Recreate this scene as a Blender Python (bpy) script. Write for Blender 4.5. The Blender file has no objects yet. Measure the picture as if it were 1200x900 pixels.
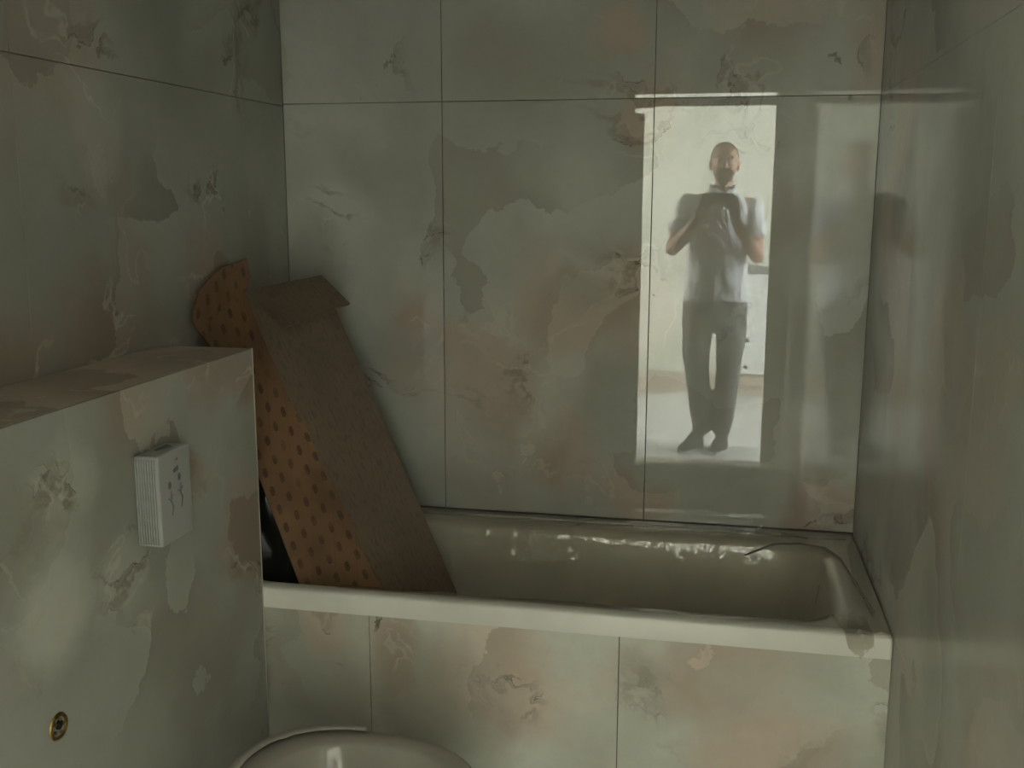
import bpy, bmesh, math, random
from mathutils import Vector, Matrix, noise
random.seed(7)
SC = bpy.context.scene
COL = SC.collection

# ------------------------------------------------------------------ camera
D, H = 2.9042, 1.53
F_PX, PITCH, YAW, ROLL = 1197.73, 0.17988, 0.19645, 0.00227
fwd = Vector((-math.sin(YAW)*math.cos(PITCH), math.cos(YAW)*math.cos(PITCH), -math.sin(PITCH)))
rgt = Vector((math.cos(YAW), math.sin(YAW), 0))
upv = rgt.cross(fwd)
R2 = rgt*math.cos(ROLL) + upv*math.sin(ROLL)
U2 = -rgt*math.sin(ROLL) + upv*math.cos(ROLL)
cd = bpy.data.cameras.new('camera')
cam = bpy.data.objects.new('camera', cd); COL.objects.link(cam)
cam.matrix_world = Matrix(((R2.x, U2.x, -fwd.x, 0), (R2.y, U2.y, -fwd.y, -D), (R2.z, U2.z, -fwd.z, H), (0, 0, 0, 1)))
cd.sensor_fit = 'HORIZONTAL'; cd.sensor_width = 36.0
cd.lens = 36.0*F_PX/1200.0
cd.clip_start = 0.01; cd.clip_end = 60
SC.camera = cam

# ------------------------------------------------------------------ world, lights, exposure
w = bpy.data.worlds.new('world'); SC.world = w; w.use_nodes = True
w.node_tree.nodes['Background'].inputs[0].default_value = (0.75, 0.85, 1.0, 1)
w.node_tree.nodes['Background'].inputs[1].default_value = 0.3
SC.view_settings.view_transform = 'Standard'; SC.view_settings.look = 'None'
SC.view_settings.gamma = 1.0; SC.view_settings.use_curve_mapping = False
SC.view_settings.exposure = 0.1
SC.cycles.use_denoising = True; SC.cycles.use_adaptive_sampling = False
SC.cycles.max_bounces = 14; SC.cycles.diffuse_bounces = 8; SC.cycles.glossy_bounces = 8
SC.cycles.transparent_max_bounces = 12; SC.cycles.transmission_bounces = 6
SC.cycles.caustics_reflective = False; SC.cycles.caustics_refractive = False
SC.cycles.sample_clamp_indirect = 20.0
SC.cycles.blur_glossy = 0.0

def area(name, loc, direction, sx, sy, power, col):
    l = bpy.data.lights.new(name, 'AREA'); l.shape = 'RECTANGLE'; l.size = sx; l.size_y = sy
    l.energy = power; l.color = col
    o = bpy.data.objects.new(name, l); COL.objects.link(o); o.location = loc
    o.rotation_euler = Vector(direction).to_track_quat('-Z', 'Y').to_euler()
    return o
# daylight from a hall window on the right; the left lamp is added fill
area('window_daylight', (2.28, -3.30, 1.65), (-1, -0.16, -0.14), 1.3, 1.7, 430, (0.90, 0.96, 1.0))
area('left_fill_daylight', (-2.68, -3.9, 1.5), (1, -0.1, -0.05), 1.2, 1.5, 340, (1.0, 0.98, 0.94))

# ------------------------------------------------------------------ node helpers
class NT:
    def __init__(s, name):
        s.m = bpy.data.materials.new(name); s.m.use_nodes = True
        s.t = s.m.node_tree; s.t.nodes.clear()
        s.out = s.t.nodes.new('ShaderNodeOutputMaterial')
    def n(s, typ, ins=None, **kw):
        nd = s.t.nodes.new(typ)
        for k, v in kw.items(): setattr(nd, k, v)
        for k, v in (ins or {}).items():
            if isinstance(v, bpy.types.NodeSocket): s.t.links.new(v, nd.inputs[k])
            else: nd.inputs[k].default_value = v
        return nd
    def math(s, op, a, b=0.0, clamp=False):
        nd = s.n('ShaderNodeMath', {0: a, 1: b}, operation=op); nd.use_clamp = clamp
        return nd.outputs[0]
    def vmath(s, op, a, b=(0, 0, 0)):
        nd = s.n('ShaderNodeVectorMath', {0: a, 1: b}, operation=op)
        return nd.outputs['Value' if op in ('LENGTH', 'DISTANCE', 'DOT_PRODUCT') else 'Vector']
    def scale(s, v, k):
        nd = s.n('ShaderNodeVectorMath', {0: v}, operation='SCALE'); nd.inputs['Scale'].default_value = k
        return nd.outputs[0]
    def noise(s, v, scale, detail=3.0, rough=0.5, dist=0.0, col=False):
        nd = s.n('ShaderNodeTexNoise', {'Vector': v, 'Scale': scale, 'Detail': detail, 'Roughness': rough, 'Distortion': dist})
        return nd.outputs['Color' if col else 'Fac']
    def rng(s, v, a, b, c=0.0, d=1.0, smooth=True):
        nd = s.n('ShaderNodeMapRange', {'Value': v, 'From Min': a, 'From Max': b, 'To Min': c, 'To Max': d})
        nd.interpolation_type = 'SMOOTHSTEP' if smooth else 'LINEAR'
        return nd.outputs[0]
    def mix(s, f, a, b, blend='MIX'):
        nd = s.n('ShaderNodeMix', data_type='RGBA', blend_type=blend)
        for i, v in ((0, f), (6, a), (7, b)):
            if isinstance(v, bpy.types.NodeSocket): s.t.links.new(v, nd.inputs[i])
            else: nd.inputs[i].default_value = v if i == 0 else (*v, 1) if len(v) == 3 else v
        return nd.outputs[2]
    def pos(s): return s.n('ShaderNodeNewGeometry').outputs['Position']
    def bump(s, h, strength, dist=0.01):
        return s.n('ShaderNodeBump', {'Height': h, 'Strength': strength, 'Distance': dist}).outputs[0]
    def bsdf(s, col, rough, nrm=None, **kw):
        ins = {'Base Color': col if isinstance(col, bpy.types.NodeSocket) else (*col, 1), 'Roughness': rough}
        if nrm is not None: ins['Normal'] = nrm
        ins.update(kw)
        nd = s.n('ShaderNodeBsdfPrincipled', ins)
        s.t.links.new(nd.outputs[0], s.out.inputs['Surface'])
        return nd

def plain(name, col, rough=0.5, var=0.12, nscale=6.0, bump=0.0, bscale=60.0, **kw):
    t = NT(name); p = t.pos()
    n = t.rng(t.noise(p, nscale, 4), 0.3, 0.7)
    c = t.mix(n, tuple(v*(1-var) for v in col), tuple(min(1, v*(1+var)) for v in col))
    nr = t.bump(t.noise(p, bscale, 4), bump, 0.004) if bump else None
    t.bsdf(c, rough, nr, **kw)
    return t.m

# marble: onyx look tile, soft clouded fields that end in a sharp edge, pink patches and thin dark veins
def marble(name, pinks=(), lights=(), veins=(), darks=(), rough=0.03, ior=1.6, off=(0, 0, 0), smear=False, fine=0.0, tone=1.0, dust=None):
    t = NT(name)
    p0 = t.pos(); p = t.vmath('ADD', p0, off)
    wv = t.scale(t.vmath('SUBTRACT', t.noise(p, 2.2, 3, 0.55, col=True), (0.5, 0.5, 0.5)), 0.34)
    wv2 = t.scale(t.vmath('SUBTRACT', t.noise(p, 9.0, 5, 0.65, col=True), (0.5, 0.5, 0.5)), 0.09)
    wsum = t.vmath('ADD', wv, wv2)
    q = t.vmath('ADD', p, wsum)
    q0 = t.vmath('ADD', p0, wsum)
    def blobs(lst):
        acc = None
        for b in lst:
            c, r = Vector(b[:3]), b[3]; k = b[4] if len(b) > 4 else 1.0
            m = t.rng(t.vmath('DISTANCE', q0, tuple(c)), r*0.35, r, k, 0.0)
            acc = m if acc is None else t.math('MAXIMUM', acc, m)
        return acc
    big = t.noise(q, 1.5, 2, 0.5)
    saw = t.math('FRACT', t.math('MULTIPLY', t.noise(q, 1.7, 1.5, 0.45), 5.0))
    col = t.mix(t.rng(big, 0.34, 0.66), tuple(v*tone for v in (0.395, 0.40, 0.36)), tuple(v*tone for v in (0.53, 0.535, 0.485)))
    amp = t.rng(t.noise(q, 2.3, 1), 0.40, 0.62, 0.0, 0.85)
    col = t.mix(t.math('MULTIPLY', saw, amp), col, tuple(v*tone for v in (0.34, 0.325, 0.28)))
    pn = t.rng(t.noise(t.vmath('ADD', q, (5.2, 1.7, 3.1)), 1.7, 2), 0.56, 0.70, 0.0, 0.6)
    pb = blobs(pinks)
    if pb is not None: pn = t.math('MAXIMUM', pn, pb)
    pcol = t.mix(t.rng(saw, 0.1, 0.9), tuple(v*tone for v in (0.52, 0.40, 0.335)), tuple(v*tone for v in (0.40, 0.305, 0.25)))
    col = t.mix(t.math('MULTIPLY', pn, 0.75), col, pcol)
    lb = blobs(lights)
    if lb is not None: col = t.mix(t.math('MULTIPLY', lb, 0.6), col, (0.66, 0.66, 0.59))
    db = blobs(darks)
    if db is not None: col = t.mix(t.math('MULTIPLY', db, 0.5), col, (0.25, 0.225, 0.18))
    # short dark cracks with a soft brown halo on one side, and a few pale threads
    n1 = t.noise(q, 2.5, 4, 0.6, 0.8)
    r1 = t.math('SUBTRACT', n1, 0.5)
    part = t.rng(t.noise(t.vmath('ADD', q, (1, 7, 2)), 8.0, 1), 0.42, 0.56)
    vm = t.rng(t.noise(t.vmath('ADD', q, (9, 2, 4)), 2.3, 1), 0.58, 0.68, 0.0, 0.7)
    vb = blobs(veins)
    if vb is not None: vm = t.math('MAXIMUM', vm, vb)
    halo = t.math('MULTIPLY', t.rng(t.math('ABSOLUTE', t.math('SUBTRACT', r1, 0.03)), 0.0, 0.035, 0.75, 0.0), vm)
    col = t.mix(halo, col, tuple(v*tone for v in (0.27, 0.235, 0.185)))
    v1 = t.math('MULTIPLY', t.rng(t.math('ABSOLUTE', r1), 0.0, 0.012, 0.95, 0.0), t.math('MULTIPLY', vm, part))
    col = t.mix(v1, col, (0.13, 0.105, 0.08))
    r2 = t.math('ABSOLUTE', t.math('SUBTRACT', t.noise(t.vmath('ADD', q, (3, 3, 7)), 3.6, 3, 0.55, 0.5), 0.5))
    v2 = t.math('MULTIPLY', t.rng(r2, 0.0, 0.02, 0.5, 0.0), t.math('MAXIMUM', vm, t.math('MULTIPLY', pn, part)))
    col = t.mix(v2, col, (0.64, 0.60, 0.53))
    mot = t.rng(t.noise(p0, 26.0, 6, 0.7), 0.35, 0.65, 0.0, 0.06)
    col = t.mix(mot, col, (0.22, 0.20, 0.16))
    nr = None; rg = rough
    if smear:   # dusty wiped streaks running down the wall
        mp = t.n('ShaderNodeMapping', {'Vector': p0, 'Scale': (30.0, 30.0, 1.2)}).outputs[0]
        st = t.noise(mp, 1.0, 4, 0.6)
        rg = t.rng(st, 0.35, 0.65, rough*0.8, rough*1.5)
        mp2 = t.n('ShaderNodeMapping', {'Vector': p0, 'Scale': (9.0, 9.0, 0.8)}).outputs[0]
        nr = t.bump(t.noise(mp2, 1.0, 3, 0.5), smear, 0.01)
    elif fine:
        nr = t.bump(t.noise(p0, 3.0, 2), fine, 0.01)
    if dust is None:
        t.bsdf(col, rg, nr, IOR=ior)
    else:       # unwashed tile: the dust mutes the gloss
        dn = t.n('ShaderNodeBsdfDiffuse', {'Color': col}).outputs[0]
        gi = {'Color': (1, 1, 1, 1), 'Roughness': rg}
        if nr is not None: gi['Normal'] = nr
        gn = t.n('ShaderNodeBsdfGlossy', gi).outputs[0]
        fr = t.n('ShaderNodeFresnel', {'IOR': ior}).outputs[0]
        mx = t.n('ShaderNodeMixShader', {0: t.math('MULTIPLY', fr, dust), 1: dn, 2: gn}).outputs[0]
        t.t.links.new(mx, t.out.inputs['Surface'])
    return t.m

# ------------------------------------------------------------------ mesh helpers
def obj(name, bm, mat=None, parent=None, smooth=False, **props):
    me = bpy.data.meshes.new(name); bm.normal_update(); bm.to_mesh(me); bm.free()
    if smooth:
        for f in me.polygons: f.use_smooth = True
    o = bpy.data.objects.new(name, me); COL.objects.link(o)
    if mat: me.materials.append(mat)
    if parent: o.parent = parent
    for k, v in props.items(): o[k] = v
    return o
def empty(name, loc=(0, 0, 0), **props):
    o = bpy.data.objects.new(name, None); COL.objects.link(o); o.location = loc
    o.empty_display_size = 0.1
    for k, v in props.items(): o[k] = v
    return o
def box(bm, x0, x1, y0, y1, z0, z1, bev=0.0, seg=1):
    r = bmesh.ops.create_cube(bm, size=1.0)
    vs = r['verts']
    for v in vs:
        v.co = Vector(((x0+x1)/2+v.co.x*(x1-x0), (y0+y1)/2+v.co.y*(y1-y0), (z0+z1)/2+v.co.z*(z1-z0)))
    if bev:
        es = list({e for v in vs for e in v.link_edges})
        bmesh.ops.bevel(bm, geom=es, offset=bev, segments=seg, profile=0.5, affect='EDGES')
def boxo(name, x0, x1, y0, y1, z0, z1, mat, parent=None, bev=0.0, seg=1, smooth=False, **props):
    bm = bmesh.new(); box(bm, x0, x1, y0, y1, z0, z1, bev, seg)
    return obj(name, bm, mat, parent, smooth, **props)
def rrect(cx, cy, hx, hy, r, z, n=8):
    pts = []
    r = min(r, hx*0.999, hy*0.999)
    for k, (sx, sy) in enumerate(((1, 1), (-1, 1), (-1, -1), (1, -1))):
        for i in range(n+1):
            a = math.pi/2*(k + i/n)
            pts.append(Vector((cx+sx*(hx-r)+r*math.cos(a), cy+sy*(hy-r)+r*math.sin(a), z)))
    return pts
def loft(bm, loops, cap0=False, cap1=False):
    rows = [[bm.verts.new(p) for p in L] for L in loops]
    n = len(rows[0])
    for a, b in zip(rows, rows[1:]):
        for i in range(n):
            bm.faces.new((a[i], a[(i+1) % n], b[(i+1) % n], b[i]))
    if cap0: bm.faces.new(rows[0][::-1])
    if cap1: bm.faces.new(rows[-1])
    return rows
def tube(bm, p0, p1, r0, r1, n=14, caps=True, sph=True):
    p0, p1 = Vector(p0), Vector(p1)
    d = (p1-p0)
    if d.length < 1e-6: return
    q = d.to_track_quat('Z', 'Y').to_matrix()
    loops = []
    for p, r in ((p0, r0), (p1, r1)):
        loops.append([p + q @ Vector((r*math.cos(2*math.pi*i/n), r*math.sin(2*math.pi*i/n), 0)) for i in range(n)])
    loft(bm, loops, True, True)
    if sph:
        for p, r in ((p0, r0), (p1, r1)): ell(bm, p, (r, r, r))
def ell(bm, c, r, rot=None, sub=2):
    res = bmesh.ops.create_icosphere(bm, subdivisions=sub, radius=1.0)
    for v in res['verts']:
        co = Vector((v.co.x*r[0], v.co.y*r[1], v.co.z*r[2]))
        if rot: co = rot @ co
        v.co = Vector(c)+co
def panel(bm, pts, th, side=None, uvs=None):
    """thick sheet from an ordered polygon of 3d points"""
    pts = [Vector(p) for p in pts]
    n = (pts[1]-pts[0]).cross(pts[2]-pts[0]).normalized()
    a = [bm.verts.new(p+n*th/2) for p in pts]; b = [bm.verts.new(p-n*th/2) for p in pts]
    k = len(pts)
    fs = [bm.faces.new(a), bm.faces.new(b[::-1])]
    for i in range(k): fs.append(bm.faces.new((a[i], b[i], b[(i+1) % k], a[(i+1) % k])))
    if uvs:
        ul = bm.loops.layers.uv.verify()
        m = {}
        for i in range(k): m[a[i]] = uvs[i]; m[b[i]] = uvs[i]
        for f in fs:
            for l in f.loops: l[ul].uv = m[l.vert]

# ------------------------------------------------------------------ materials
M = {}
M['back'] = marble('marble_back_wall',
    pinks=[(-0.62, 0, 0.98, .22), (-0.45, 0, 1.2, .26), (-0.25, 0, 1.22, .24), (-0.42, 0, 0.80, .18), (-0.70, 0, 1.10, .14),
           (-0.22, 0, 0.72, .12), (-0.86, 0, 1.2, .07), (-0.3, 0, 2.0, .1), (0.3, 0, 0.68, .13), (0.1, 0, 2.05, .2, .6), (0.38, 0, 1.95, .16, .7), (-0.2, 0, 1.75, .14)],
    lights=[(-0.4, 0, 1.32, .12, .7), (-0.45, 0, 0.95, .16, .7), (-1.1, 0, 1.45, .12, .5), (-0.85, 0, 1.35, .12, .5), (0.30, 0, 0.9, .1, .5)],
    veins=[(-0.53, 0, 1.0, .13), (-0.62, 0, 1.18, .12), (-0.28, 0, 0.72, .12), (-0.25, 0, 1.3, .14), (0.32, 0, 0.68, .1), (-0.95, 0, 1.9, .12), (-0.83, 0, 1.42, .1), (-1.15, 0, 1.45, .1), (-0.2, 0, 1.7, .14)],
    darks=[(-1.2, 0, 1.33, .14, .8), (-0.4, 0, 1.28, .1, .7)], rough=0.004, ior=1.66, tone=1.07)
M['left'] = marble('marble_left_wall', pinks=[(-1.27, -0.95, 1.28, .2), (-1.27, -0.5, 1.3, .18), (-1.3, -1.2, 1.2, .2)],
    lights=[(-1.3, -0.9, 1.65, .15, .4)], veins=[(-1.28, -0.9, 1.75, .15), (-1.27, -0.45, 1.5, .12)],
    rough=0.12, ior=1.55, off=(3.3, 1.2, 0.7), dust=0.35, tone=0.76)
M['right'] = marble('marble_right_wall', rough=0.068, ior=1.5, off=(8.1, 4.4, 2.2), smear=0.02, dust=0.45, tone=1.1)
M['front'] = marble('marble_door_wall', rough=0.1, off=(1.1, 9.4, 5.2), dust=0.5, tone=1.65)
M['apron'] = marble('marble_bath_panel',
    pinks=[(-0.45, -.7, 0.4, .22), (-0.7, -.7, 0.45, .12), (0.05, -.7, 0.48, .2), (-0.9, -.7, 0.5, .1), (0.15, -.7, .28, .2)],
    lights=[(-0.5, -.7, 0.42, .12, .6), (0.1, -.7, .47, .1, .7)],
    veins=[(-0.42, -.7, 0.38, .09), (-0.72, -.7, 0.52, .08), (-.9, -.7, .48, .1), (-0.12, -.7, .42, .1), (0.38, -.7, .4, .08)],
    darks=[(-.66, -.7, .36, .24, 1.0), (-.13, -.7, .46, .09, .6), (.38, -.7, .36, .07, .8), (-.95, -.7, .36, .26, .95)],  # the broad left blobs paint the shade at that end into the tile
    rough=0.12, ior=1.5, off=(4.0, 2.0, 1.0), tone=1.6, dust=0.6)  # raised tone puts the door light on the panel into its colour
M['box'] = marble('marble_cistern_box',
    pinks=[(-1.05, -0.78, 0.75, .16), (-1.05, -0.74, 1.1, .13), (-1.05, -1.0, 0.95, .07), (-1.1, -1.2, 1.185, .2), (-1.1, -.9, 1.185, .2)],
    lights=[(-1.05, -1.5, 0.88, .16), (-1.05, -1.32, 0.82, .14, .6), (-1.05, -1.45, 1.05, .12, .6)],
    veins=[(-1.05, -1.3, 0.84, .14), (-1.05, -1.48, 1.05, .09), (-1.05, -0.8, 0.68, .1), (-1.05, -1.2, .72, .1)],
    darks=[(-1.05, -0.76, 0.62, .16, .8), (-1.05, -1.24, .74, .06, .6)], rough=0.14, ior=1.5, off=(2.0, 6.0, 3.0), tone=0.88, dust=0.4)
M['ledge'] = marble('marble_ledge', pinks=[(-1.15, -1.2, 1.185, .6), (-1.15, -.8, 1.185, .4)], rough=0.14, ior=1.5, off=(2.0, 6.0, 3.0), tone=1.1, dust=0.4)
M['grout'] = plain('grout', (0.10, 0.10, 0.085), 0.9)
M['edge'] = plain('tile_edge_trim', (0.62, 0.60, 0.55), 0.35)
M['ceil'] = plain('raw_ceiling', (0.42, 0.41, 0.38), 0.9, bump=0.3)
M['acrylic'] = plain('bath_acrylic', (0.84, 0.82, 0.77), 0.35, var=0.05)
M['gloss'] = plain('bath_gloss_edge', (0.5, 0.48, 0.44), 0.06, var=0.02)
M['ceramic'] = plain('toilet_ceramic', (0.42, 0.39, 0.345), 0.12, var=0.05)
M['plastic'] = plain('white_plastic', (0.40, 0.405, 0.39), 0.4, var=0.06)
M['dark'] = plain('dark_plastic', (0.02, 0.02, 0.02), 0.25)
M['blackbag'] = plain('black_bag', (0.012, 0.012, 0.012), 0.3, bump=0.5, bscale=25)
M['brass'] = plain('brass', (0.35, 0.24, 0.08), 0.35, Metallic=1.0)
M['skin'] = plain('skin', (0.46, 0.27, 0.19), 0.55, var=0.08, nscale=20)
M['hair'] = plain('hair', (0.055, 0.035, 0.025), 0.8, bump=0.6, bscale=300)
M['beard'] = plain('beard', (0.13, 0.075, 0.05), 0.85, bump=0.6, bscale=300)
M['shoe'] = plain('shoe_leather', (0.035, 0.032, 0.032), 0.5)
M['sole'] = plain('shoe_sole', (0.55, 0.55, 0.55), 0.6)
M['phone'] = plain('phone_glass', (0.02, 0.02, 0.025), 0.2)
M['eye'] = plain('eyeball', (0.6, 0.58, 0.55), 0.2)
M['lip'] = plain('lips', (0.36, 0.17, 0.13), 0.5)
M['gauze'] = plain('sill_grey', (0.25, 0.25, 0.24), 0.7)
M['screw'] = plain('screw_dark', (0.06, 0.05, 0.05), 0.6)
M['board'] = plain('white_board', (0.80, 0.81, 0.80), 0.6, var=0.04)
M['wrap'] = plain('foam_wrap', (0.50, 0.47, 0.42), 0.6, var=0.1, bump=0.4, bscale=30)

def cloth(name, col, strength, scl):
    t = NT(name); p = t.pos()
    mp = t.n('ShaderNodeMapping', {'Vector': p, 'Scale': (1, 1, 0.55), 'Rotation': (0, 0.5, 0)}).outputs[0]
    h = t.noise(mp, scl, 3, 0.5, 1.2)
    n = t.rng(t.noise(p, 300, 2), 0.3, 0.7)
    c = t.mix(n, tuple(v*0.93 for v in col), col)
    t.bsdf(c, 0.85, t.bump(h, strength, 0.03))
    return t.m
M['polo'] = cloth('polo_cotton', (0.74, 0.75, 0.77), 0.9, 9)
M['trouser'] = cloth('trouser_cloth', (0.15, 0.155, 0.145), 0.9, 9)

def plaster(name, c1, c2, c3):
    t = NT(name); p = t.pos()
    n = t.noise(p, 2.3, 6, 0.65, 0.6)
    c = t.mix(t.rng(n, 0.35, 0.6), c1, c2)
    d = t.rng(t.noise(t.vmath('ADD', p, (3, 1, 2)), 3.5, 6, 0.7, 1.0), 0.60, 0.72)
    c = t.mix(t.math('MULTIPLY', d, 0.75), c, c3)
    t.bsdf(c, 0.9, t.bump(t.noise(p, 14, 5), 0.35, 0.01))
    return t.m
M['plaster'] = plaster('raw_plaster', (0.62, 0.635, 0.53), (0.74, 0.75, 0.67), (0.43, 0.43, 0.38))
M['band'] = plaster('bare_render', (0.50, 0.43, 0.35), (0.60, 0.52, 0.43), (0.40, 0.36, 0.30))
M['screed'] = plaster('concrete_screed', (0.50, 0.51, 0.50), (0.66, 0.66, 0.64), (0.42, 0.40, 0.37))
M['hallwall'] = plaster('hall_side_plaster', (0.55, 0.55, 0.50), (0.68, 0.68, 0.62), (0.5, 0.5, 0.45))
M['floor'] = plain('bath_floor_screed', (0.42, 0.40, 0.36), 0.7)

# corrugated kraft board: plain face with fine flute lines
def kraft(name, printed):
    t = NT(name)
    uv = t.n('ShaderNodeUVMap').outputs[0]; p = t.pos()
    n = t.rng(t.noise(p, 5, 4), 0.3, 0.7)
    if not printed:
        c = t.mix(n, (0.165, 0.12, 0.085), (0.205, 0.152, 0.108))
        mp = t.n('ShaderNodeMapping', {'Vector': uv, 'Scale': (130.0, 34.0, 1)}).outputs[0]
        fl = t.noise(mp, 1.0, 2, 0.5)
        c = t.mix(t.rng(fl, 0.52, 0.64, 0, 0.6), c, (0.13, 0.095, 0.065))
        wv = t.n('ShaderNodeTexWave', {'Vector': uv, 'Scale': 22.0, 'Distortion': 0.4}, bands_direction='X').outputs['Fac']
        t.bsdf(c, 0.75, t.bump(wv, 0.10, 0.002))
    else:
        c = t.mix(n, (0.17, 0.095, 0.052), (0.28, 0.155, 0.08))
        # staggered rows of small printed lozenges with a hollow in them, cells 6 cm x 4.5 cm
        br = t.n('ShaderNodeSeparateXYZ', {0: uv})
        u = t.math('DIVIDE', br.outputs[0], 0.046); v = t.math('DIVIDE', br.outputs[1], 0.058)
        row = t.math('FLOOR', u)
        v2 = t.math('ADD', v, t.math('MULTIPLY', row, 0.5))
        fu = t.math('SUBTRACT', t.math('FRACT', u), 0.5)
        fv = t.math('SUBTRACT', t.math('FRACT', v2), 0.5)
        fv = t.math('ADD', fv, t.math('MULTIPLY', fu, 0.35))
        du = t.math('MULTIPLY', fu, 0.046); dv = t.math('MULTIPLY', fv, 0.058)
        a = t.math('ABSOLUTE', t.math('DIVIDE', du, 0.0085)); b = t.math('ABSOLUTE', t.math('DIVIDE', dv, 0.014))
        s = t.math('ADD', t.math('POWER', a, 2.5), t.math('POWER', b, 2.5))
        mk = t.rng(s, 0.8, 1.1, 1.0, 0.0)
        hol = t.rng(t.math('ABSOLUTE', t.math('SUBTRACT', s, 0.22)), 0.02, 0.10, 0.55, 0.0)
        mk = t.math('SUBTRACT', mk, hol, True)
        mk = t.math('MULTIPLY', mk, t.rng(t.noise(uv, 14, 2), 0.3, 0.6, 0.35, 1.0))
        c = t.mix(t.math('MULTIPLY', mk, 0.92), c, (0.08, 0.045, 0.028))
        # long slanting print lines
        ln = t.math('FRACT', t.math('DIVIDE', t.math('ADD', br.outputs[1], t.math('MULTIPLY', br.outputs[0], 2.4)), 0.17))
        lm = t.rng(t.math('ABSOLUTE', t.math('SUBTRACT', ln, 0.5)), 0.004, 0.014, 0.6, 0.0)
        c = t.mix(lm, c, (0.12, 0.055, 0.03))
        t.bsdf(c, 0.6)
    return t.m
M['kraft'] = kraft('kraft_board', False)
M['print'] = kraft('printed_kraft', True)
# thin clear protective film
t = NT('clear_film'); p = t.pos()
fr = t.n('ShaderNodeFresnel', {'IOR': 1.5}).outputs[0]
hb = t.bump(t.noise(p, 22, 4, 0.6, 1.5), 0.10, 0.01)
gl = t.n('ShaderNodeBsdfGlossy', {'Roughness': 0.03, 'Normal': hb, 'Color': (1, 1, 1, 1)}).outputs[0]
tr = t.n('ShaderNodeBsdfTransparent', {'Color': (0.80, 0.775, 0.72, 1)}).outputs[0]
df = t.n('ShaderNodeBsdfDiffuse', {'Color': (0.8, 0.78, 0.74, 1)}).outputs[0]
m1 = t.n('ShaderNodeMixShader', {0: 0.02, 1: tr, 2: df}).outputs[0]
m2 = t.n('ShaderNodeMixShader', {0: t.math('MINIMUM', t.math('MULTIPLY', fr, 1.7), 0.22), 1: m1, 2: gl}).outputs[0]
t.t.links.new(m2, t.out.inputs['Surface']); M['film'] = t.m

# ------------------------------------------------------------------ bathroom shell
XL, XR, YF = -1.2647, 0.4065, -3.08     # left wall foot at the back, right wall, door wall
ZJ = 1.7993                             # horizontal joint
SL = 0.03                               # left wall runs slightly out towards the door
ZC = 2.62
G = 0.0009
T = 0.009
XA = -0.7829                            # first vertical joint on back wall
def struct(name, *a, **k):
    return boxo(name, *a, kind='structure', **k)
wb = struct('wall_back', -1.5, 0.6, T+0.002, 0.14, 0, ZC, M['grout'])
# back wall tiles (front face exactly at y = 0)
cols = [(XL, XA), (XA, XA+0.6), (XA+0.6, XR)]
tilt_low = [0.0, -0.10, 0.0]
for i, (a, b) in enumerate(cols):
    t_ = boxo('tile', a+G, b-G, 0, T, 0.6+G, ZJ-G, M['back'], wb, 0.0006)
    up = boxo('tile', a+G, b-G, 0, T, 0.0, ZC-ZJ-G*2, M['back'], wb, 0.0006)
    up.location = (0, 0, ZJ+G)
    up.rotation_euler = (math.radians(0.62), 0, 0)     # slight lippage: the upper course leans out
    boxo('tile', a+G, b-G, 0, T, 0.0, 0.6-G, M['back'], wb, 0.0006)
    if tilt_low[i]:
        me = t_.data
        for v in me.vertices: v.co.z -= ZJ
        t_.location = (0, 0, ZJ); t_.rotation_euler = (math.radians(tilt_low[i])*0.6, 0, 0)
# right wall
M['pale_grout'] = plain('pale_grout', (0.30, 0.30, 0.27), 0.8)
wr = struct('wall_right', XR+T*0.25, 0.47, YF-0.04, 0.0, 0, ZC, M['pale_grout'])
for k in range(6):
    y0 = -0.6*k; y1 = max(-0.6*(k+1), YF)
    if y0 <= YF: break
    for z0, z1 in ((0, 0.6), (0.6, ZJ), (ZJ, ZC)):
        boxo('tile', XR, XR+T*0.25, y1+.0005, y0-.0005, z0+.0005, z1-.0005, M['right'], wr, 0.0002)
# left wall, tiles 1.2 m wide
wl = boxo('wall_left', XL-0.25, XL-T-0.001, -3.4, 0.0, 0, ZC, M['grout'], kind='structure')
for k in range(3):
    y0 = [0, -1.154, -2.354][k]; y1 = [-1.154, -2.354, YF-0.02][k]
    for z0, z1 in ((0, 0.6), (0.6, ZJ-.006), (ZJ-.006, ZC)):
        boxo('tile', XL-T, XL, y1+G, y0-G, z0+G, z1-G, M['left'], wl, 0.0005)
# rotate the wall about its back corner (the room widens to the door)
R_ = Matrix.Translation((XL, 0, 0)) @ Matrix.Rotation(math.atan(-SL), 4, 'Z') @ Matrix.Translation((-XL, 0, 0))
wl.matrix_world = R_
# door wall with opening
DX0, DX1, DZ, NX0, NZ = -0.432, 0.292, 2.041, -0.487, 2.011
wf = empty('wall_front', (0, YF, 0), kind='structure')
TH = 0.05
def fpart(n, x0, x1, z0, z1, m):
    boxo(n, x0, x1, -TH, -T, z0, z1, M['hallwall'], wf)
    boxo('tile', x0+G, x1-G, -T, 0, z0+G, z1-G, m, wf)
fpart('wall_section', -1.5, -0.95, 0, ZC, M['front'])
fpart('wall_section', -0.95, NX0, 0, ZC, M['front'])
fpart('wall_section', NX0, DX0, 0, NZ, M['front'])
fpart('wall_section', NX0, DX1, DZ, ZC, M['front'])
fpart('wall_section', DX1, XR+0.06, 0, ZC, M['front'])
struct('ceiling', -1.6, 0.6, YF-TH, 0.14, ZC, ZC+0.1, M['ceil'])
struct('floor', -1.6, 0.6, YF-TH, 0.14, -0.1, 0.0, M['floor'])

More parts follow.
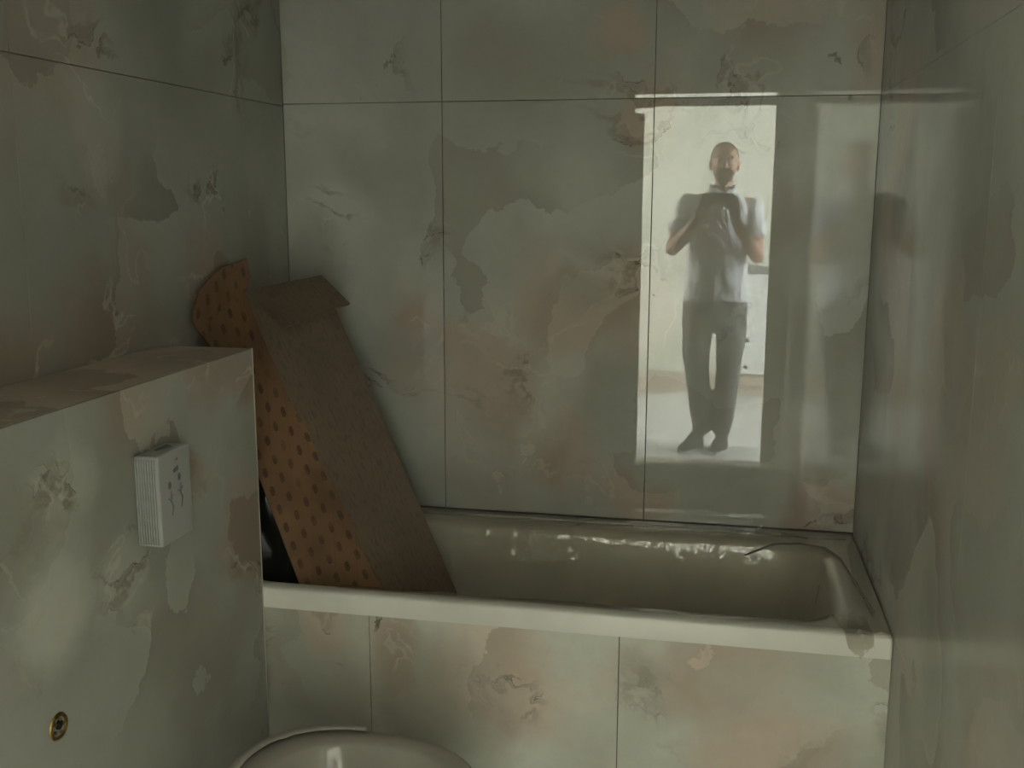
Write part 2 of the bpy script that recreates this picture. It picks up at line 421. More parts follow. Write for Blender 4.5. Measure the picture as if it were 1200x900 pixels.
# ------------------------------------------------------------------ hall beyond the doorway
YH = -5.294
struct('floor_hall', -2.9, 2.5, YH-0.1, YF-TH, -0.1, 0.0, M['screed'])
struct('floor_added_recess', 0.6, 2.5, YF-TH, -2.4, -0.1, 0.0, M['screed'])  # unseen recess, added so window light reaches the man's front
struct('ceiling_hall', -2.9, 2.5, YH-0.1, YF-TH, 2.75, 2.85, M['plaster'])
struct('ceiling_added_recess', 0.6, 2.5, YF-TH, -2.4, 2.75, 2.85, M['plaster'])  # lid of the added light recess
struct('wall_hall_far', -2.9, 2.5, YH-0.12, YH, 0.0, 2.75, M['plaster'])
struct('baseboard_hall', -2.9, 2.5, YH, YH+0.012, 0.0, 0.165, M['band'])
struct('wall_hall_right', 2.4, 2.5, YH, -2.4, 0, 2.75, M['hallwall'])
struct('wall_hall_left', -2.9, -2.8, YH, YF-TH, 0, 2.75, M['hallwall'])
struct('wall_added_recess', 0.47, 2.4, -2.5, -2.4, 0, 2.75, M['hallwall'])  # end of the added recess, set forward to let the light past
struct('wall_hall_near_left', -2.8, -1.5, YF-TH, YF-TH+0.1, 0, 2.75, M['hallwall'])
bd = empty('wall_board', (0.6, YH+0.03, 0.167), label='white board with two dark screws on the plaster wall behind the standing man', category='board')
boxo('board_face', -0.46, 0.5, -0.028, 0.012, 0, 0.79, M['board'], bd, 0.003)
for dx, dz in ((-0.345, 0.27), (-0.348, 0.055), (0.3, .27), (.3, .055)):
    bm = bmesh.new(); tube(bm, (dx, 0.010, dz), (dx, 0.018, dz), 0.016, 0.013, sph=False); obj('screw', bm, M['screw'], bd)
boxo('wall_ledge', 0.12, 1.15, YH-0.001, YH+0.06, 0.962, 1.018, M['gauze'], None, 0.004,
     label='grey ledge strip above the white board on the hall wall', category='ledge')

# ------------------------------------------------------------------ cistern box on the left
XB, YB, ZB = -1.052, -0.7135, 1.185
cb = empty('cistern_box', (XB, YB, 0), label='low boxed in marble tile partition with a flat ledge at the left wall', category='partition')
boxo('core', -0.232, -T-0.001, -1.6, -T-0.001, 0, ZB-T-0.001, M['grout'], cb)
boxo('front_tile', -T, 0, -1.2+G, 0, 0.0, ZB, M['box'], cb, 0.0012)
boxo('front_tile', -T, 0, -1.6, -1.2-G, 0.0, ZB, M['box'], cb, 0.0012)
boxo('end_tile', -0.232, -T-G, -T, 0, 0.0, ZB, M['box'], cb, 0.0012)
boxo('ledge_tile', -0.232, -T-G, -1.6, -T-G, ZB-T, ZB, M['ledge'], cb, 0.0012)
boxo('edge_trim', -0.004, 0.0006, -0.004, 0.0006, 0.0, ZB+0.0006, M['edge'], cb)
# brass water outlet in the front tile
wo = empty('water_outlet', (XB, -1.503, 0.659), label='small round brass pipe outlet in the low partition', category='pipe outlet')
bm = bmesh.new()
loft(bm, [[Vector((x, r*math.cos(a*math.pi/12), r*math.sin(a*math.pi/12))) for a in range(24)] for x, r in ((0.0005, .0235), (0.004, .022), (0.004, .018), (-0.008, .017), (-.0085, .002))], False, True)
obj('collar', bm, M['brass'], wo, True)
bm = bmesh.new()
tube(bm, (-0.006, 0.002, 0.002), (0.003, 0.002, 0.002), .009, .008, sph=False)
obj('plug', bm, M['dark'], wo)
for k in range(5):
    a = k*1.26
    bm = bmesh.new(); tube(bm, (-.005, .012*math.cos(a), .012*math.sin(a)), (.004, .012*math.cos(a), .012*math.sin(a)), .0032, .0028, n=8, sph=False)
    obj('thread_stud', bm, M['brass'], wo)

# flush plate opening cover: a ribbed white plastic box, marked on its face
fp = empty('flush_plate_cover', (XB, -1.172, 0.968), label='ribbed white plastic flush plate cover on the low partition', category='plate cover')
boxo('cover_body', 0.0, 0.050, -0.058, 0.058, -0.0875, 0.0875, M['plastic'], fp, 0.003, 2)
for k in range(8):
    x = 0.004+k*0.0052
    boxo('rib', x, x+0.0024, -0.0625, -0.0575, -0.082, 0.082, M['plastic'], fp)
def tmark(pts, r=0.0016):
    for a, b in zip(pts, pts[1:]):
        bm = bmesh.new(); tube(bm, (0.0502, a[0], a[1]), (0.0502, b[0], b[1]), r, r, n=8, sph=False)
        obj('printed_mark', bm, M['gmark'], fp)
M['gmark'] = plain('grey_print', (0.17, 0.175, 0.18), 0.7)
# two standing figures and a small arrow mark, as printed on the cover
for y0, z0 in ((-0.022, 0.012), (0.014, 0.020)):
    bm = bmesh.new(); ell(bm, (0.0495, y0, z0+0.012), (0.0016, 0.0065, 0.0085)); obj('printed_mark', bm, M['gmark'], fp)
    tmark([(y0+0.004, z0), (y0+0.001, z0-0.018), (y0+0.008, z0-0.030), (y0+0.003, z0-0.048)])
    tmark([(y0-0.008, z0-0.012), (y0+0.001, z0-0.018), (y0+0.010, z0-0.008)], 0.0012)
bm = bmesh.new(); panel(bm, [(0.0503, -0.006, 0.044), (0.0503, 0.012, 0.047), (0.0503, 0.010, 0.056), (0.0503, -0.008, 0.051)], 0.001); obj('printed_mark', bm, M['gmark'], fp)
bm = bmesh.new(); panel(bm, [(0.0503, 0.002, 0.066), (0.0503, 0.012, 0.068), (0.0503, 0.008, 0.072)], 0.001); obj('printed_mark', bm, M['gmark'], fp)
bm = bmesh.new(); panel(bm, [(0.02, -0.012, 0.0878), (0.03, 0.03, 0.0878), (0.012, 0.04, 0.0878), (0.012, -0.006, 0.0878)], 0.0006); obj('printed_mark', bm, M['gmark'], fp)

# ------------------------------------------------------------------ bath panel
ap = empty('bath_panel', (0, -0.699, 0), label='marble tiled panel under the front edge of the bathtub', category='bath panel')
boxo('backing', XB-0.1, XR-0.002, T+0.001, T+0.03, 0, 0.545, M['grout'], ap)
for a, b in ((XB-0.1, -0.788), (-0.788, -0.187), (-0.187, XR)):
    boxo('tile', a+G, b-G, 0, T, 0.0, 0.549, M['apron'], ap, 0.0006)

# ------------------------------------------------------------------ bathtub
ZR = 0.598
tx0, tx1, ty0, ty1 = XL+0.002, XR-0.0015, -0.7125, -0.0015
tcx, tcy, thx, thy = (tx0+tx1)/2, (ty0+ty1)/2, (tx1-tx0)/2, (ty1-ty0)/2
icx, icy, ihx, ihy = -0.43, -0.392, 0.735, 0.258
def tub_loops(off=0.0):
    L = [(tcx, tcy, thx, thy, 0.008, ZR-0.050),
         (tcx, tcy, thx, thy, 0.008, ZR-0.006),
         (tcx, tcy, thx-0.005, thy-0.005, 0.010, ZR),
         (icx, icy, ihx+0.022, ihy+0.022, 0.14, ZR-0.001),
         (icx, icy, ihx+0.008, ihy+0.008, 0.13, ZR-0.006),
         (icx, icy, ihx, ihy, 0.12, ZR-0.02),
         (icx-0.01, icy, ihx-0.03, ihy-0.018, 0.12, ZR-0.14),
         (icx-0.02, icy, ihx-0.08, ihy-0.035, 0.12, ZR-0.27),
         (icx-0.03, icy, ihx-0.13, ihy-0.06, 0.11, ZR-0.36),
         (icx-0.04, icy, ihx-0.19, ihy-0.10, 0.09, ZR-0.395),
         (icx-0.05, icy, ihx-0.30, ihy-0.17, 0.05, ZR-0.405)]
    return [rrect(*l, n=10) for l in L]
tub = empty('bathtub', (tcx, tcy, 0.2), label='white built in bathtub with a broad pale front rim along the back wall', category='bathtub')
bm = bmesh.new()
LL = [[p-Vector((tcx, tcy, 0.2)) for p in L] for L in tub_loops()]
loft(bm, [[p+Vector((0, 0, 0)) for p in rrect(0, 0, thx-0.03, thy-0.03, .008, ZR-0.05-.2, 10)]] + LL, False, True)
o = obj('shell', bm, M['acrylic'], tub, True)
md = o.modifiers.new('e', 'EDGE_SPLIT'); md.split_angle = math.radians(50)
bm = bmesh.new(); tube(bm, (-1.25-tcx, -0.060-tcy, ZR-0.2+0.004), (XR-.03-tcx, -0.060-tcy, ZR-0.2+0.004), .005, .005, 20)
obj('rim_ridge', bm, M['gloss'], tub, True)
boxo('foot', -0.7, -0.62, -0.2, 0.2, -0.2, -0.01, M['dark'], tub)
boxo('foot', 0.5, 0.58, -0.2, 0.2, -0.2, -0.01, M['dark'], tub)
bm = bmesh.new(); tube(bm, (-0.62+0.25, -0.03, 0.001), (-0.62+0.25, -0.03, 0.006), .03, .028, sph=False); obj('drain', bm, M['brass'], tub)
# sealing bead between tub and wall
boxo('trim_1', XL+.01, XR-.001, -0.006, -0.0004, ZR-0.0005, ZR+0.004, M['grout'], None, kind='structure')

# crinkled protective film over the rim and down the inside of the tub
def film():
    bm = bmesh.new()
    base = tub_loops()[2:]
    # refine loops between rim and inside, and around
    loops = []
    for a, b in zip(base, base[1:]):
        for k in range(6):
            f = k/6
            loops.append([p.lerp(q, f) for p, q in zip(a, b)])
    fine = []
    for L in loops:
        n = len(L); out = []
        for i in range(n):
            a, b = L[i], L[(i+1) % n]
            m = max(1, int(round((b-a).length/0.014))) if False else ((150 if i == 10 or i == 32 else 36) if i % 11 == 10 else 1)
            for k in range(m): out.append(a.lerp(b, k/m))
        fine.append(out)
    n = len(fine[0])
    c = Vector((icx, icy, 0))
    rows = []
    for li, L in enumerate(fine):
        row = []
        for p in L:
            nrm = Vector((0, 0, 1)) if li < 8 else (Vector((icx, icy, p.z))-p).normalized()*0.8+Vector((0, 0, .5))
            s = Vector((p.x*9, p.y*9, p.z*16))
            h = noise.noise(s)*0.5 + noise.noise(s*2.7)*0.35 + noise.noise(s*6.1)*0.22
            amp = 0.0025 + 0.010*min(1, max(0, (li-8)/8))*min(1, max(0.15, (44-li)/20))
            if p.x > 0.12 and p.z < ZR-0.02: amp *= 1.7
            for gx in (-0.68, -0.63, -0.53, -0.36, -0.33, -0.22, -0.12, 0.0, 0.06):
                if p.y > -0.26: amp += 0.012*math.exp(-((p.x-gx)/0.022)**2)*noise.noise(Vector((p.x*70, p.y*40, p.z*40)))
            q = p + nrm*(0.0055 + amp*(0.6+h)) if li > 1 else p+Vector((0, 0, 0.003))
            row.append(bm.verts.new(q))
        rows.append(row)
    for a, b in zip(rows, rows[1:]):
        for i in range(n):
            j = (i+1) % n
            ps = (a[i], a[j], b[j], b[i])
            cx = sum(v.co.x for v in ps)/4; cy = sum(v.co.y for v in ps)/4
            # open at the carton end and torn short along the front rim
            if cy < -0.697 or cx < -0.87: continue
            bm.faces.new(ps)
    bmesh.ops.delete(bm, geom=[v for v in bm.verts if not v.link_faces], context='VERTS')
    return bm
fl = obj('protective_film', film(), M['film'], None, True,
    label='clear crinkled plastic film clinging over the rim and inside of the bathtub', category='plastic film')
# a torn tail of the film hanging over the front rim
def tail():
    bm = bmesh.new(); rows = []
    for i in range(25):
        u = i/24; row = []
        for k in range(41):
            v = k/40
            if v < 0.55: y = -0.62-0.1*v/0.55; z = ZR+0.008
            else: y = -0.7215; z = ZR+0.008-0.058*(v-0.55)/0.45
            x = 0.30+0.075*(u-0.25)*(1-0.35*v)+0.03*v
            z += 0.004*noise.noise(Vector((u*4, v*5, 1))); y -= 0.004*abs(noise.noise(Vector((u*5, v*6, 4))))
            row.append(bm.verts.new((x, y, z)))
        rows.append(row)
    for a, b in zip(rows, rows[1:]):
        for k in range(40):
            u = rows.index(a)/24
            if k > 39-16*abs(u-0.4)+2*noise.noise(Vector((u*9, 1, 1))): continue
            bm.faces.new((a[k], b[k], b[k+1], a[k+1]))
    bmesh.ops.delete(bm, geom=[v for v in bm.verts if not v.link_faces], context='VERTS')
    return bm
obj('film_tail', tail(), M['film'], fl, True, label='torn film tail folded over the front rim')
# dark folded edge of the film running round the right end of the tub
def ribbon(pts, w, name, m, parent):
    bm = bmesh.new(); prev = None
    P = []
    for a, b in zip(pts, pts[1:]):
        for k in range(6): P.append(Vector(a).lerp(Vector(b), k/6))
    P.append(Vector(pts[-1]))
    for i, p_ in enumerate(P):
        d = (P[min(i+1, len(P)-1)]-P[max(i-1, 0)]).normalized()
        s = d.cross(Vector((0, 0, 1))).normalized()*w*(0.6+0.6*noise.noise(p_*40))
        cur = (bm.verts.new(p_-s), bm.verts.new(p_+Vector((0, 0, w*0.8))), bm.verts.new(p_+s))
        if prev:
            for j in (0, 1): bm.faces.new((prev[j], prev[j+1], cur[j+1], cur[j]))
        prev = cur
    return obj(name, bm, m, parent, True)
M['filmedge'] = plain('film_fold', (0.27, 0.245, 0.21), 0.35)
ribbon([(0.10, -0.26, ZR+.004), (0.18, -0.165, ZR+.008), (0.25, -0.145, ZR+.008), (0.315, -0.17, ZR+.008), (0.345, -0.25, ZR+.009), (0.36, -0.40, ZR+.008), (0.372, -0.52, ZR+.008), (0.378, -0.61, ZR+.008)], 0.006, 'film_fold', M['filmedge'], fl)
ribbon([(0.205, -0.075, ZR+.008), (0.235, -0.09, ZR+.010), (0.275, -0.10, ZR+.008)], 0.005, 'film_fold', M['filmedge'], fl)

# ------------------------------------------------------------------ leaning cardboard carton
carton = empty('cardboard_carton', (-0.75, -0.35, 0.25), label='opened brown cardboard tile carton leaning in the corner of the bathtub', category='carton')
C0 = Vector((-0.75, -0.35, 0.25))
dirv = Vector((0.376, -0.122, -0.761))
def V(*a): return Vector(a)
E = V(-1.241, -0.36, 1.279); Rr = V(-1.056, -0.154, 1.204)
EB = V(-0.865, -0.482, 0.518); RB = V(-0.680, -0.277, 0.442)
dn = (EB-E)
k_ext = 1.22
Eb = E+dn*k_ext; Rb = Rr+(RB-Rr)*k_ext
Rt = Rr-(RB-Rr)*0.135
def sh(p): return p-C0
def sheet(name, pts, mat, th=0.006, uvs=None):
    bm = bmesh.new(); panel(bm, [sh(p) for p in pts], th, uvs=uvs); return obj(name, bm, mat, carton)
ln = (Eb-E).length; wd = 0.26
sheet('front_face', [E, Eb, Rb, Rt], M['kraft'], uvs=[(0, 0), (0, ln), (wd, ln+.1), (wd, -0.02)])
# printed side: fold line out to the left edge
Lt = V(-1.262, -0.565, 1.225); Lm = V(-1.0, -0.605, 0.555)
Lb = Lm+(Lm-Lt)*0.16
Eb2 = E+dn*1.13
bm = bmesh.new()
rows = 12
ul = bm.loops.layers.uv.verify()
vg = []
nrm0 = (Lt-E).cross(EB-E).normalized()
for j in range(rows+1):
    f = j/rows
    a = E.lerp(Eb2, f); b = Lt.lerp(Lb, f)
    # torn printed liner laps a little over the plain face lower down
    lap = 0.0 if f < 0.35 else (0.012+0.030*(f-0.35)/0.65+0.006*((j*7) % 3-1))
    wdir = (Rb-Eb).normalized()
    vg.append([(b, (0, f*1.0)), (b.lerp(a, .5)+nrm0*0.0, (0.1, f*1.0)), (a, (0.2, f*1.0)), (a+wdir*lap, (0.2+lap, f*1.0))])
fn = (Rr-E).cross(EB-E).normalized()
if fn.y > 0: fn = -fn
for L, off in ((vg, 0.0045), ):
    top = [[bm.verts.new(sh(p)+fn*off) for p, _ in r] for r in L]
    bot = [[bm.verts.new(sh(p)+fn*(off-0.0042)) for p, _ in r] for r in L]
    uvm = {}
    for r, tr_, br_ in zip(L, top, bot):
        for (p_, uv_), a, b in zip(r, tr_, br_): uvm[a] = uv_; uvm[b] = uv_
    fs = []
    for j in range(rows):
        for k in range(3):
            fs.append(bm.faces.new((top[j][k], top[j][k+1], top[j+1][k+1], top[j+1][k])))
            fs.append(bm.faces.new((bot[j][k], bot[j+1][k], bot[j+1][k+1], bot[j][k+1])))
        fs.append(bm.faces.new((top[j][0], top[j+1][0], bot[j+1][0], bot[j][0])))
        fs.append(bm.faces.new((top[j][3], bot[j][3], bot[j+1][3], top[j+1][3])))
    for f in fs:
        for l in f.loops: l[ul].uv = uvm[l.vert]
obj('printed_side', bm, M['print'], carton, label='orange brown side printed with rows of small dark marks')
# rounded printed end flap lying against the left wall
lobe = [V(-1.262, -0.600, 1.225), V(-1.262, -0.597, 1.252), V(-1.262, -0.563, 1.299), V(-1.26, -0.505, 1.33), V(-1.258, -0.446, 1.351),
        V(-1.254, -0.37, 1.358), V(-1.25, -0.315, 1.368), V(-1.248, -0.30, 1.32), V(-1.238, -0.37, 1.26), V(-1.225, -0.40, 1.20), V(-1.225, -0.55, 1.13)]
sheet('end_flap', lobe, M['print'], 0.005, uvs=[(p.y+0.6, -p.z) for p in lobe])
# top flap folded down in front of the plain face
F1 = V(-1.083, -0.455, 1.201); F2 = V(-0.985, -0.195, 1.235)
F2 = V(-0.98915, -0.22996, 1.24203)
M1 = E.lerp(Rt, 0.0)
sheet('top_flap', [E+V(.002, -.004, .004), F1, F2, Rt+V(.002, -.004, .004)], M['kraft'], 0.005, uvs=[(0, 0), (0, .16), (.3, .16), (.3, 0)])
# back ply and narrow right side give the carton its depth
bk = -fn*0.035
sheet('back_face', [E+bk*0.6, Eb+bk, Rb+bk, Rt+bk], M['kraft'], uvs=[(0, 0), (0, ln), (wd, ln), (wd, 0)])
sheet('side_face', [Rt, Rb, Rb+bk, Rt+bk], M['kraft'], 0.004, uvs=[(0, 0), (0, ln), (.035, ln), (.035, 0)])

# black bag in the dark left end of the tub
bm = bmesh.new()
bmesh.ops.create_icosphere(bm, subdivisions=4, radius=1.0)
for v in bm.verts:
    n_ = v.co.normalized(); h = 1+0.22*noise.noise(n_*2.2)+0.10*noise.noise(n_*6)
    v.co = Vector((n_.x*0.125*h, n_.y*0.14*h, max(-0.24, n_.z*0.27*h)))
bag = obj('bin_bag', bm, M['blackbag'], None, True, label='crumpled black plastic bag behind the leaning carton in the bathtub', category='bag')
bag.location = (-1.13, -0.42, 0.60)

# ------------------------------------------------------------------ toilet
tl = empty('toilet', (-0.665, -1.185, 0), label='pale ceramic toilet bowl in front of the bath panel', category='toilet')
def egg(hx, hy, z, cx=0.0, n=48, e=2.6, shift=0.0):
    P = []
    for i in range(n):
        a = 2*math.pi*i/n
        c, s = math.cos(a), math.sin(a)
        x = abs(c)**(2/e)*math.copysign(1, c)*hx; y = abs(s)**(2/e)*math.copysign(1, s)*hy
        if x < 0: x *= 1.0
        y *= 1-0.12*max(0, x/hx)**2
        P.append(Vector((cx+x, y, z)))
    return P
bm = bmesh.new()
loft(bm, [egg(.17, .10, 0.0, -.03), egg(.17, .10, .05, -.03), egg(.19, .13, .2, -.015), egg(.235, .185, .34), egg(.248, .212, .385), egg(.250, .215, .396), egg(.243, .208, .402),
          egg(.198, .165, .402, .015), egg(.190, .157, .396, .015), egg(.175, .142, .33, .015), egg(.11, .09, .22, .02), egg(.05, .04, .19, .02)], True, True)
obj('bowl', bm, M['ceramic'], tl, True)
# torn foam wrap round the rear left of the rim
bm = bmesh.new(); prev = None
for i in range(26):
    a = math.radians(95+i*6.5)
    c, s = math.cos(a), math.sin(a); e = 2.6
    x = abs(c)**(2/e)*math.copysign(1, c)*.252; y = abs(s)**(2/e)*math.copysign(1, s)*.217
    h = 0.405+0.006*noise.noise(Vector((i*0.8, 2, 1)))
    cur = [bm.verts.new((x*1.012, y*1.012, 0.345+0.01*noise.noise(Vector((i*.9, 0, 0))))), bm.verts.new((x*1.014, y*1.014, h)), bm.verts.new((x*0.93, y*0.93, h+0.002)), ]
    if prev:
        for j in (0, 1): bm.faces.new((prev[j], prev[j+1], cur[j+1], cur[j]))
    prev = cur
o = obj('foam_wrap', bm, M['wrap'], tl, True, label='torn foam wrap round the rear of the rim')
o.modifiers.new('s', 'SOLIDIFY').thickness = 0.003

# ------------------------------------------------------------------ the man in the doorway (seen mirrored in the tiles)
YM = -3.37
man = empty('person', (0.0, YM, 0), label='man in white polo shirt and grey trousers standing in the doorway holding a phone', category='person')
def P_(x, y, z): return Vector((x, y, z))     # man's local space: +y is forward, towards the bath
def remesh(o, vox, it=4, fac=0.5):
    m = o.modifiers.new('remesh', 'REMESH'); m.mode = 'VOXEL'; m.voxel_size = vox; m.use_smooth_shade = True
    if it:
        s = o.modifiers.new('smooth', 'SMOOTH'); s.iterations = it; s.factor = fac
def chain(bm, pts, n=14):
    for (a, ra), (b, rb) in zip(pts, pts[1:]): tube(bm, a, b, ra, rb, n)
HX, HZ = 0.024, 1.0
SHL, SHR = P_(-.178, 0, 1.495), P_(.190, 0, 1.475)
ELL, ELR = P_(-.262, .085, 1.235), P_(.232, .075, 1.195)
WRL, WRR = P_(-.105, .375, 1.415), P_(.092, .375, 1.415)
bm = bmesh.new()
# torso, hips, legs under the clothes
chain(bm, [(P_(0, 0, .95), .115), (P_(0, 0, 1.15), .115), (P_(.005, 0, 1.38), .12)])
chain(bm, [(SHL, .055), (P_(0.01, 0, 1.50), .075), (SHR, .055)])
for a, b, c, d in (((-.09, 0, .9), (-.085, .01, .5), (-.068, 0, .12), .085), ((.09, 0, .9), (.09, .01, .5), (.075, 0, .12), .085)):
    chain(bm, [(P_(*a), d), (P_(*b), .052), (P_(*c), .038)])
chain(bm, [(P_(.018, -.012, 1.50), .060), (P_(HX, .005, 1.63), .056)])
# head
def el(c, r, rot=None): ell(bm, P_(*c), r, rot, 3)
el((HX, -.005, 1.762), (.078, .098, .092))
el((HX, .028, 1.735), (.066, .074, .082))
el((HX, .040, 1.672), (.050, .056, .058))
el((HX, .072, 1.645), (.026, .022, .020))
for s in (-1, 1):
    el((HX+s*.048, .030, 1.70), (.022, .044, .038)); el((HX+s*.030, .090, 1.768), (.026, .016, .012))
    el((HX+s*.080, -.012, 1.722), (.011, .022, .034)); el((HX+s*.086, -.018, 1.730), (.008, .018, .022))
    el((HX+s*.032, .075, 1.706), (.020, .024, .020))
chain(bm, [(P_(HX, .096, 1.757), .009), (P_(HX, .118, 1.712), .013)])
for s in (-1, 1): el((HX+s*.013, .108, 1.708), (.009, .012, .008))
el((HX, .096, 1.677), (.024, .012, .010))
# arms
for S, E_, W_ in ((SHL, ELL, WRL), (SHR, ELR, WRR)):
    chain(bm, [(S, .056), (S.lerp(E_, .5), .050), (E_, .042)])
    m_ = E_.lerp(W_, .35)
    chain(bm, [(E_, .042), (m_, .045), (W_, .028)])
# hands: palms on either side of the phone, fingers curled round its back
def hand(W_, s):
    # s=-1 left side of the picture. knuckles move in toward the phone edge
    k = P_(s*.088, .432, 1.500)
    chain(bm, [(W_, .027), (W_.lerp(k, .45), .031), (k, .026)])
    chain(bm, [(W_.lerp(k, .45)+P_(0, 0, .02), .026), (k+P_(0, 0, .03), .018)])
    lens_ = (.030, .036, .034, .026)
    for i in range(4):
        z = 1.472+i*.0215
        a = P_(s*.092, .440, z); b = P_(s*.090, .462+.004*(i % 2), z+.002)
        c = P_(s*(.090-lens_[i]*.8), .4755, z+.004); d = P_(s*(.086-lens_[i]*1.5), .4735, z+.004)
        chain(bm, [(k.lerp(a, .6), .013), (a, .0105), (b, .0095), (c, .0085), (d, .0075)], 10)
    # thumb leaves the side of the palm and rests on the phone's screen edge
    b0 = W_.lerp(k, .45)+P_(-s*.012, -.006, .012)
    chain(bm, [(b0, .017), (P_(s*.070, .425, 1.492), .0125), (P_(s*.052, .4375, 1.515), .0105), (P_(s*.036, .4415, 1.530), .0095)], 10)
hand(WRL, -1); hand(WRR, 1)
body = obj('body', bm, M['skin'], man); remesh(body, .0055, 4, .5)
# phone, held just behind the viewpoint
ph = empty('smartphone', (0.0, -2.9245, 1.522), label='dark smartphone held up in both hands by the man', category='phone')
boxo('case', -.078, .078, -.0045, .0045, -.038, .038, M['phone'], ph, .004, 3, True)
boxo('screen', -.073, .073, -.0053, -.0040, -.034, .034, M['dark'], ph)
# polo shirt
bm = bmesh.new()
def slab(bm, rows_, n=28):
    L = []
    for z, cx, cy, hx, hy in rows_:
        L.append([P_(cx+hx*abs(math.cos(2*math.pi*i/n))**.85*math.copysign(1, math.cos(2*math.pi*i/n)), cy+hy*math.sin(2*math.pi*i/n), z) for i in range(n)])
    loft(bm, L, True, True)
slab(bm, [(.925, .004, 0, .196, .128), (1.0, .004, 0, .192, .132), (1.12, .0, .004, .180, .135), (1.25, -.002, .004, .180, .135), (1.38, .0, .002, .193, .135),
          (1.46, .004, 0, .198, .118), (1.52, .006, -.004, .180, .092), (1.558, .010, -.008, .115, .072), (1.585, .014, -.010, .072, .062)])
for S, E_, k in ((SHL, ELL, .66), (SHR, ELR, .62)):
    chain(bm, [(S, .068), (S.lerp(E_, .35), .066)])
    e1 = S.lerp(E_, k); tube(bm, S.lerp(E_, .3), e1, .067, .068, 18, sph=False)
sh_ = obj('polo_shirt', bm, M['polo'], man); remesh(sh_, .009, 5, .5)
tx = bpy.data.textures.new('folds', 'CLOUDS'); tx.noise_scale = 0.10; tx.noise_depth = 1
dm = sh_.modifiers.new('folds', 'DISPLACE'); dm.texture = tx; dm.strength = 0.022; dm.mid_level = 0.5
bm = bmesh.new()
n = 26; loops = []
for z, r1, r2, dy in ((1.570, .074, .070, -.008), (1.606, .068, .066, -.004), (1.612, .072, .070, -.004), (1.585, .084, .080, -.006), (1.562, .094, .086, -.006)):
    loops.append([P_(.016+r1*math.sin(2*math.pi*i/n), dy+r2*math.cos(2*math.pi*i/n), z-0.035*max(0, math.cos(2*math.pi*i/n))**3) for i in range(n)])
rowsv = [[bm.verts.new(p_) for p_ in L] for L in loops]
for a, b in zip(rowsv, rowsv[1:]):
    for i in range(1, n-1): bm.faces.new((a[i], a[i+1], b[i+1], b[i])) if i+1 < n else None
co = obj('collar', bm, M['polo'], man, True); co.modifiers.new('s', 'SOLIDIFY').thickness = .003
boxo('placket', -.004, .030, .118, .126, 1.36, 1.52, M['polo'], man, .002)
for z in (1.40, 1.45, 1.50):
    bm = bmesh.new(); ell(bm, P_(.014, .127, z), (.005, .003, .005), sub=1); obj('button', bm, M['plastic'], man)
# trousers
bm = bmesh.new()
slab(bm, [(.985, .0, 0, .170, .105), (.93, .0, 0, .186, .118), (.86, -.003, 0, .194, .125), (.78, -.004, 0, .192, .122), (.735, -.006, 0, .186, .11)])
for pts in ([((-.100, 0, .82), .094), ((-.103, 0, .66), .088), ((-.098, .012, .50), .072), ((-.077, .0, .36), .072), ((-.062, -.006, .21), .061), ((-.056, -.004, .135), .055)],
            [((.098, 0, .82), .094), ((.098, 0, .66), .086), ((.092, .012, .50), .073), ((.084, .0, .36), .074), ((.073, -.006, .21), .064), ((.070, -.004, .135), .057)]):
    chain(bm, [(P_(*a), r) for a, r in pts], 20)
tr_o = obj('trousers', bm, M['trouser'], man); remesh(tr_o, .010, 4, .5)
dm = tr_o.modifiers.new('folds', 'DISPLACE'); dm.texture = tx; dm.strength = 0.018; dm.mid_level = 0.5
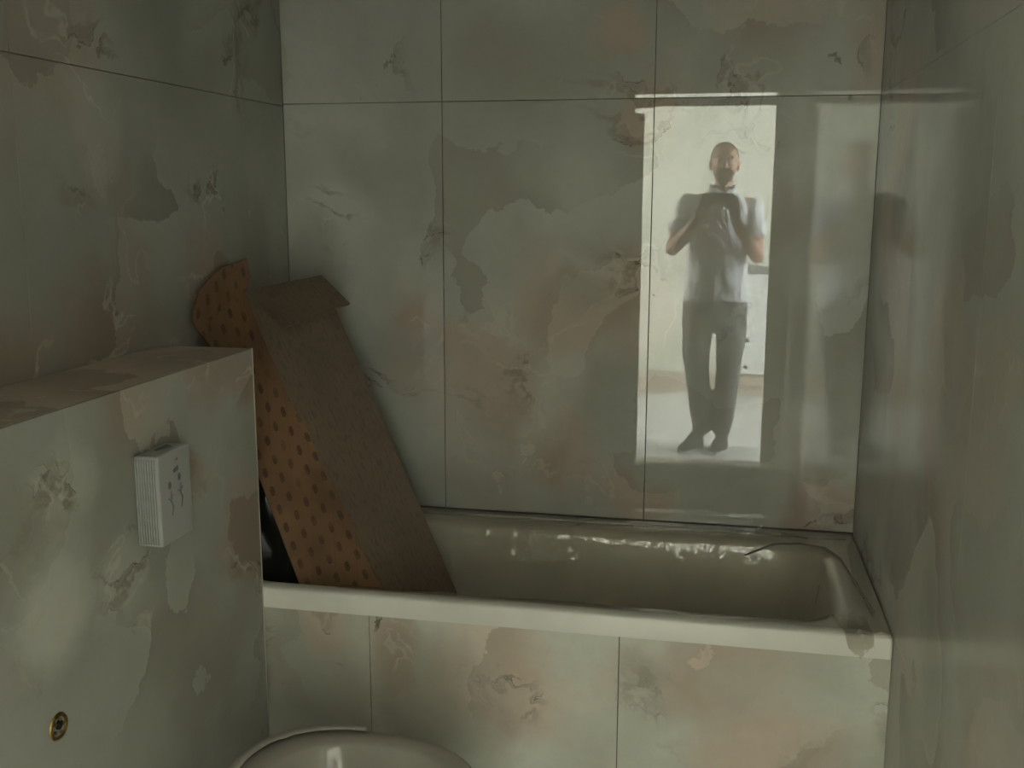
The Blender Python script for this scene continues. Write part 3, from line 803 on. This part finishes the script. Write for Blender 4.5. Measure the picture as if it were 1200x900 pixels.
# shoes
def shoe(heel, toe, nm='shoe'):
    r_ = empty(nm, (0, 0, 0)); r_.parent = man
    heel, toe = Vector((*heel, 0)), Vector((*toe, 0)); d = toe-heel
    q = Matrix.Rotation(math.atan2(d.y, d.x), 3, 'Z'); L = d.length
    def prof(sc_, z):
        P = []
        for i in range(32):
            a = 2*math.pi*i/32; x = L/2*(1-math.cos(a)*1.0); y = math.sin(a)
            hw = (.036+.014*math.sin(min(1, x/L)*math.pi*0.85))*sc_
            P.append(heel+q @ Vector((L/2+(x-L/2)*sc_, y*hw, 0))+Vector((0, 0, z)))
        return P
    bm = bmesh.new()
    loft(bm, [prof(1.03, .001), prof(1.04, .022)], True, True); obj('sole', bm, M['sole'], r_)
    bm = bmesh.new()
    lo = [prof(1.0, .02), prof(.99, .045)]
    for sc_, z, ks in ((.90, .07, .55), (.72, .09, .75), (.5, .115, .9)):
        Q = prof(sc_, z); back = heel+q @ Vector((L*.27, 0, z))
        lo.append([Vector((back.x+(p_.x-back.x)*(1-ks*.25)-(q @ Vector((L*.10*ks, 0, 0))).x, back.y+(p_.y-back.y)*(1-ks*.25)-(q @ Vector((L*.10*ks, 0, 0))).y,
                           z-0.03*max(0, ((q.transposed() @ (p_-heel)).x/L-.5))*(1.5)) ) for p_ in Q])
    loft(bm, lo, True, True); obj('upper', bm, M['shoe'], r_, True)
    bm = bmesh.new()
    for k in range(4):
        c = heel+q @ Vector((L*(.48+.07*k), 0, .092-.012*k)); s = q @ Vector((0, .022, 0))
        tube(bm, c-s, c+s, .003, .003, 6, sph=False)
    obj('laces', bm, M['dark'], r_)
shoe((-.045, -.07), (-.185, .155)); shoe((.085, -.12), (.035, .140))
# hair, beard, eyes, brows, mouth
def shell(name, mat, c, r, keep, th=.004, sub=4):
    bm = bmesh.new(); bmesh.ops.create_icosphere(bm, subdivisions=sub, radius=1.0)
    dele = []
    for v in bm.verts:
        v.co = Vector((c[0]+v.co.x*r[0], c[1]+v.co.y*r[1], c[2]+v.co.z*r[2]))
        if not keep(v.co-Vector(c)): dele.append(v)
    bmesh.ops.delete(bm, geom=dele, context='VERTS')
    o = obj(name, bm, mat, man, True); m = o.modifiers.new('s', 'SOLIDIFY'); m.thickness = th; m.offset = -1
    return o
shell('hair', M['hair'], (HX, -.006, 1.764), (.0815, .101, .0945), lambda p: (p.z > .058 and p.y < .055) or (p.z > -.055 and p.y < .012 and not (p.z < .0 and p.y > -.02)))
shell('beard', M['beard'], (HX, .040, 1.676), (.0565, .0625, .0635), lambda p: p.y > -.03 and p.z < .012 and not (abs(p.x) < .02 and p.z > -.012 and p.y > .04))
for s in (-1, 1):
    bm = bmesh.new(); ell(bm, P_(HX+s*.031, .086, 1.742), (.0125, .0125, .0075)); obj('eye', bm, M['eye'], man, True)
    bm = bmesh.new(); ell(bm, P_(HX+s*.031, .0975, 1.741), (.0045, .0025, .0045)); obj('iris', bm, M['dark'], man, True)
    bm = bmesh.new(); ell(bm, P_(HX+s*.032, .100, 1.766), (.022, .008, .0045), Matrix.Rotation(s*.12, 3, 'Y')); obj('eyebrow', bm, M['hair'], man, True)
bm = bmesh.new(); ell(bm, P_(HX, .1035, 1.6815), (.021, .006, .0045)); ell(bm, P_(HX, .103, 1.674), (.018, .006, .005)); obj('lips', bm, M['lip'], man, True)
bm = bmesh.new(); ell(bm, P_(HX, .106, 1.691), (.026, .007, .005)); obj('moustache', bm, M['beard'], man, True)
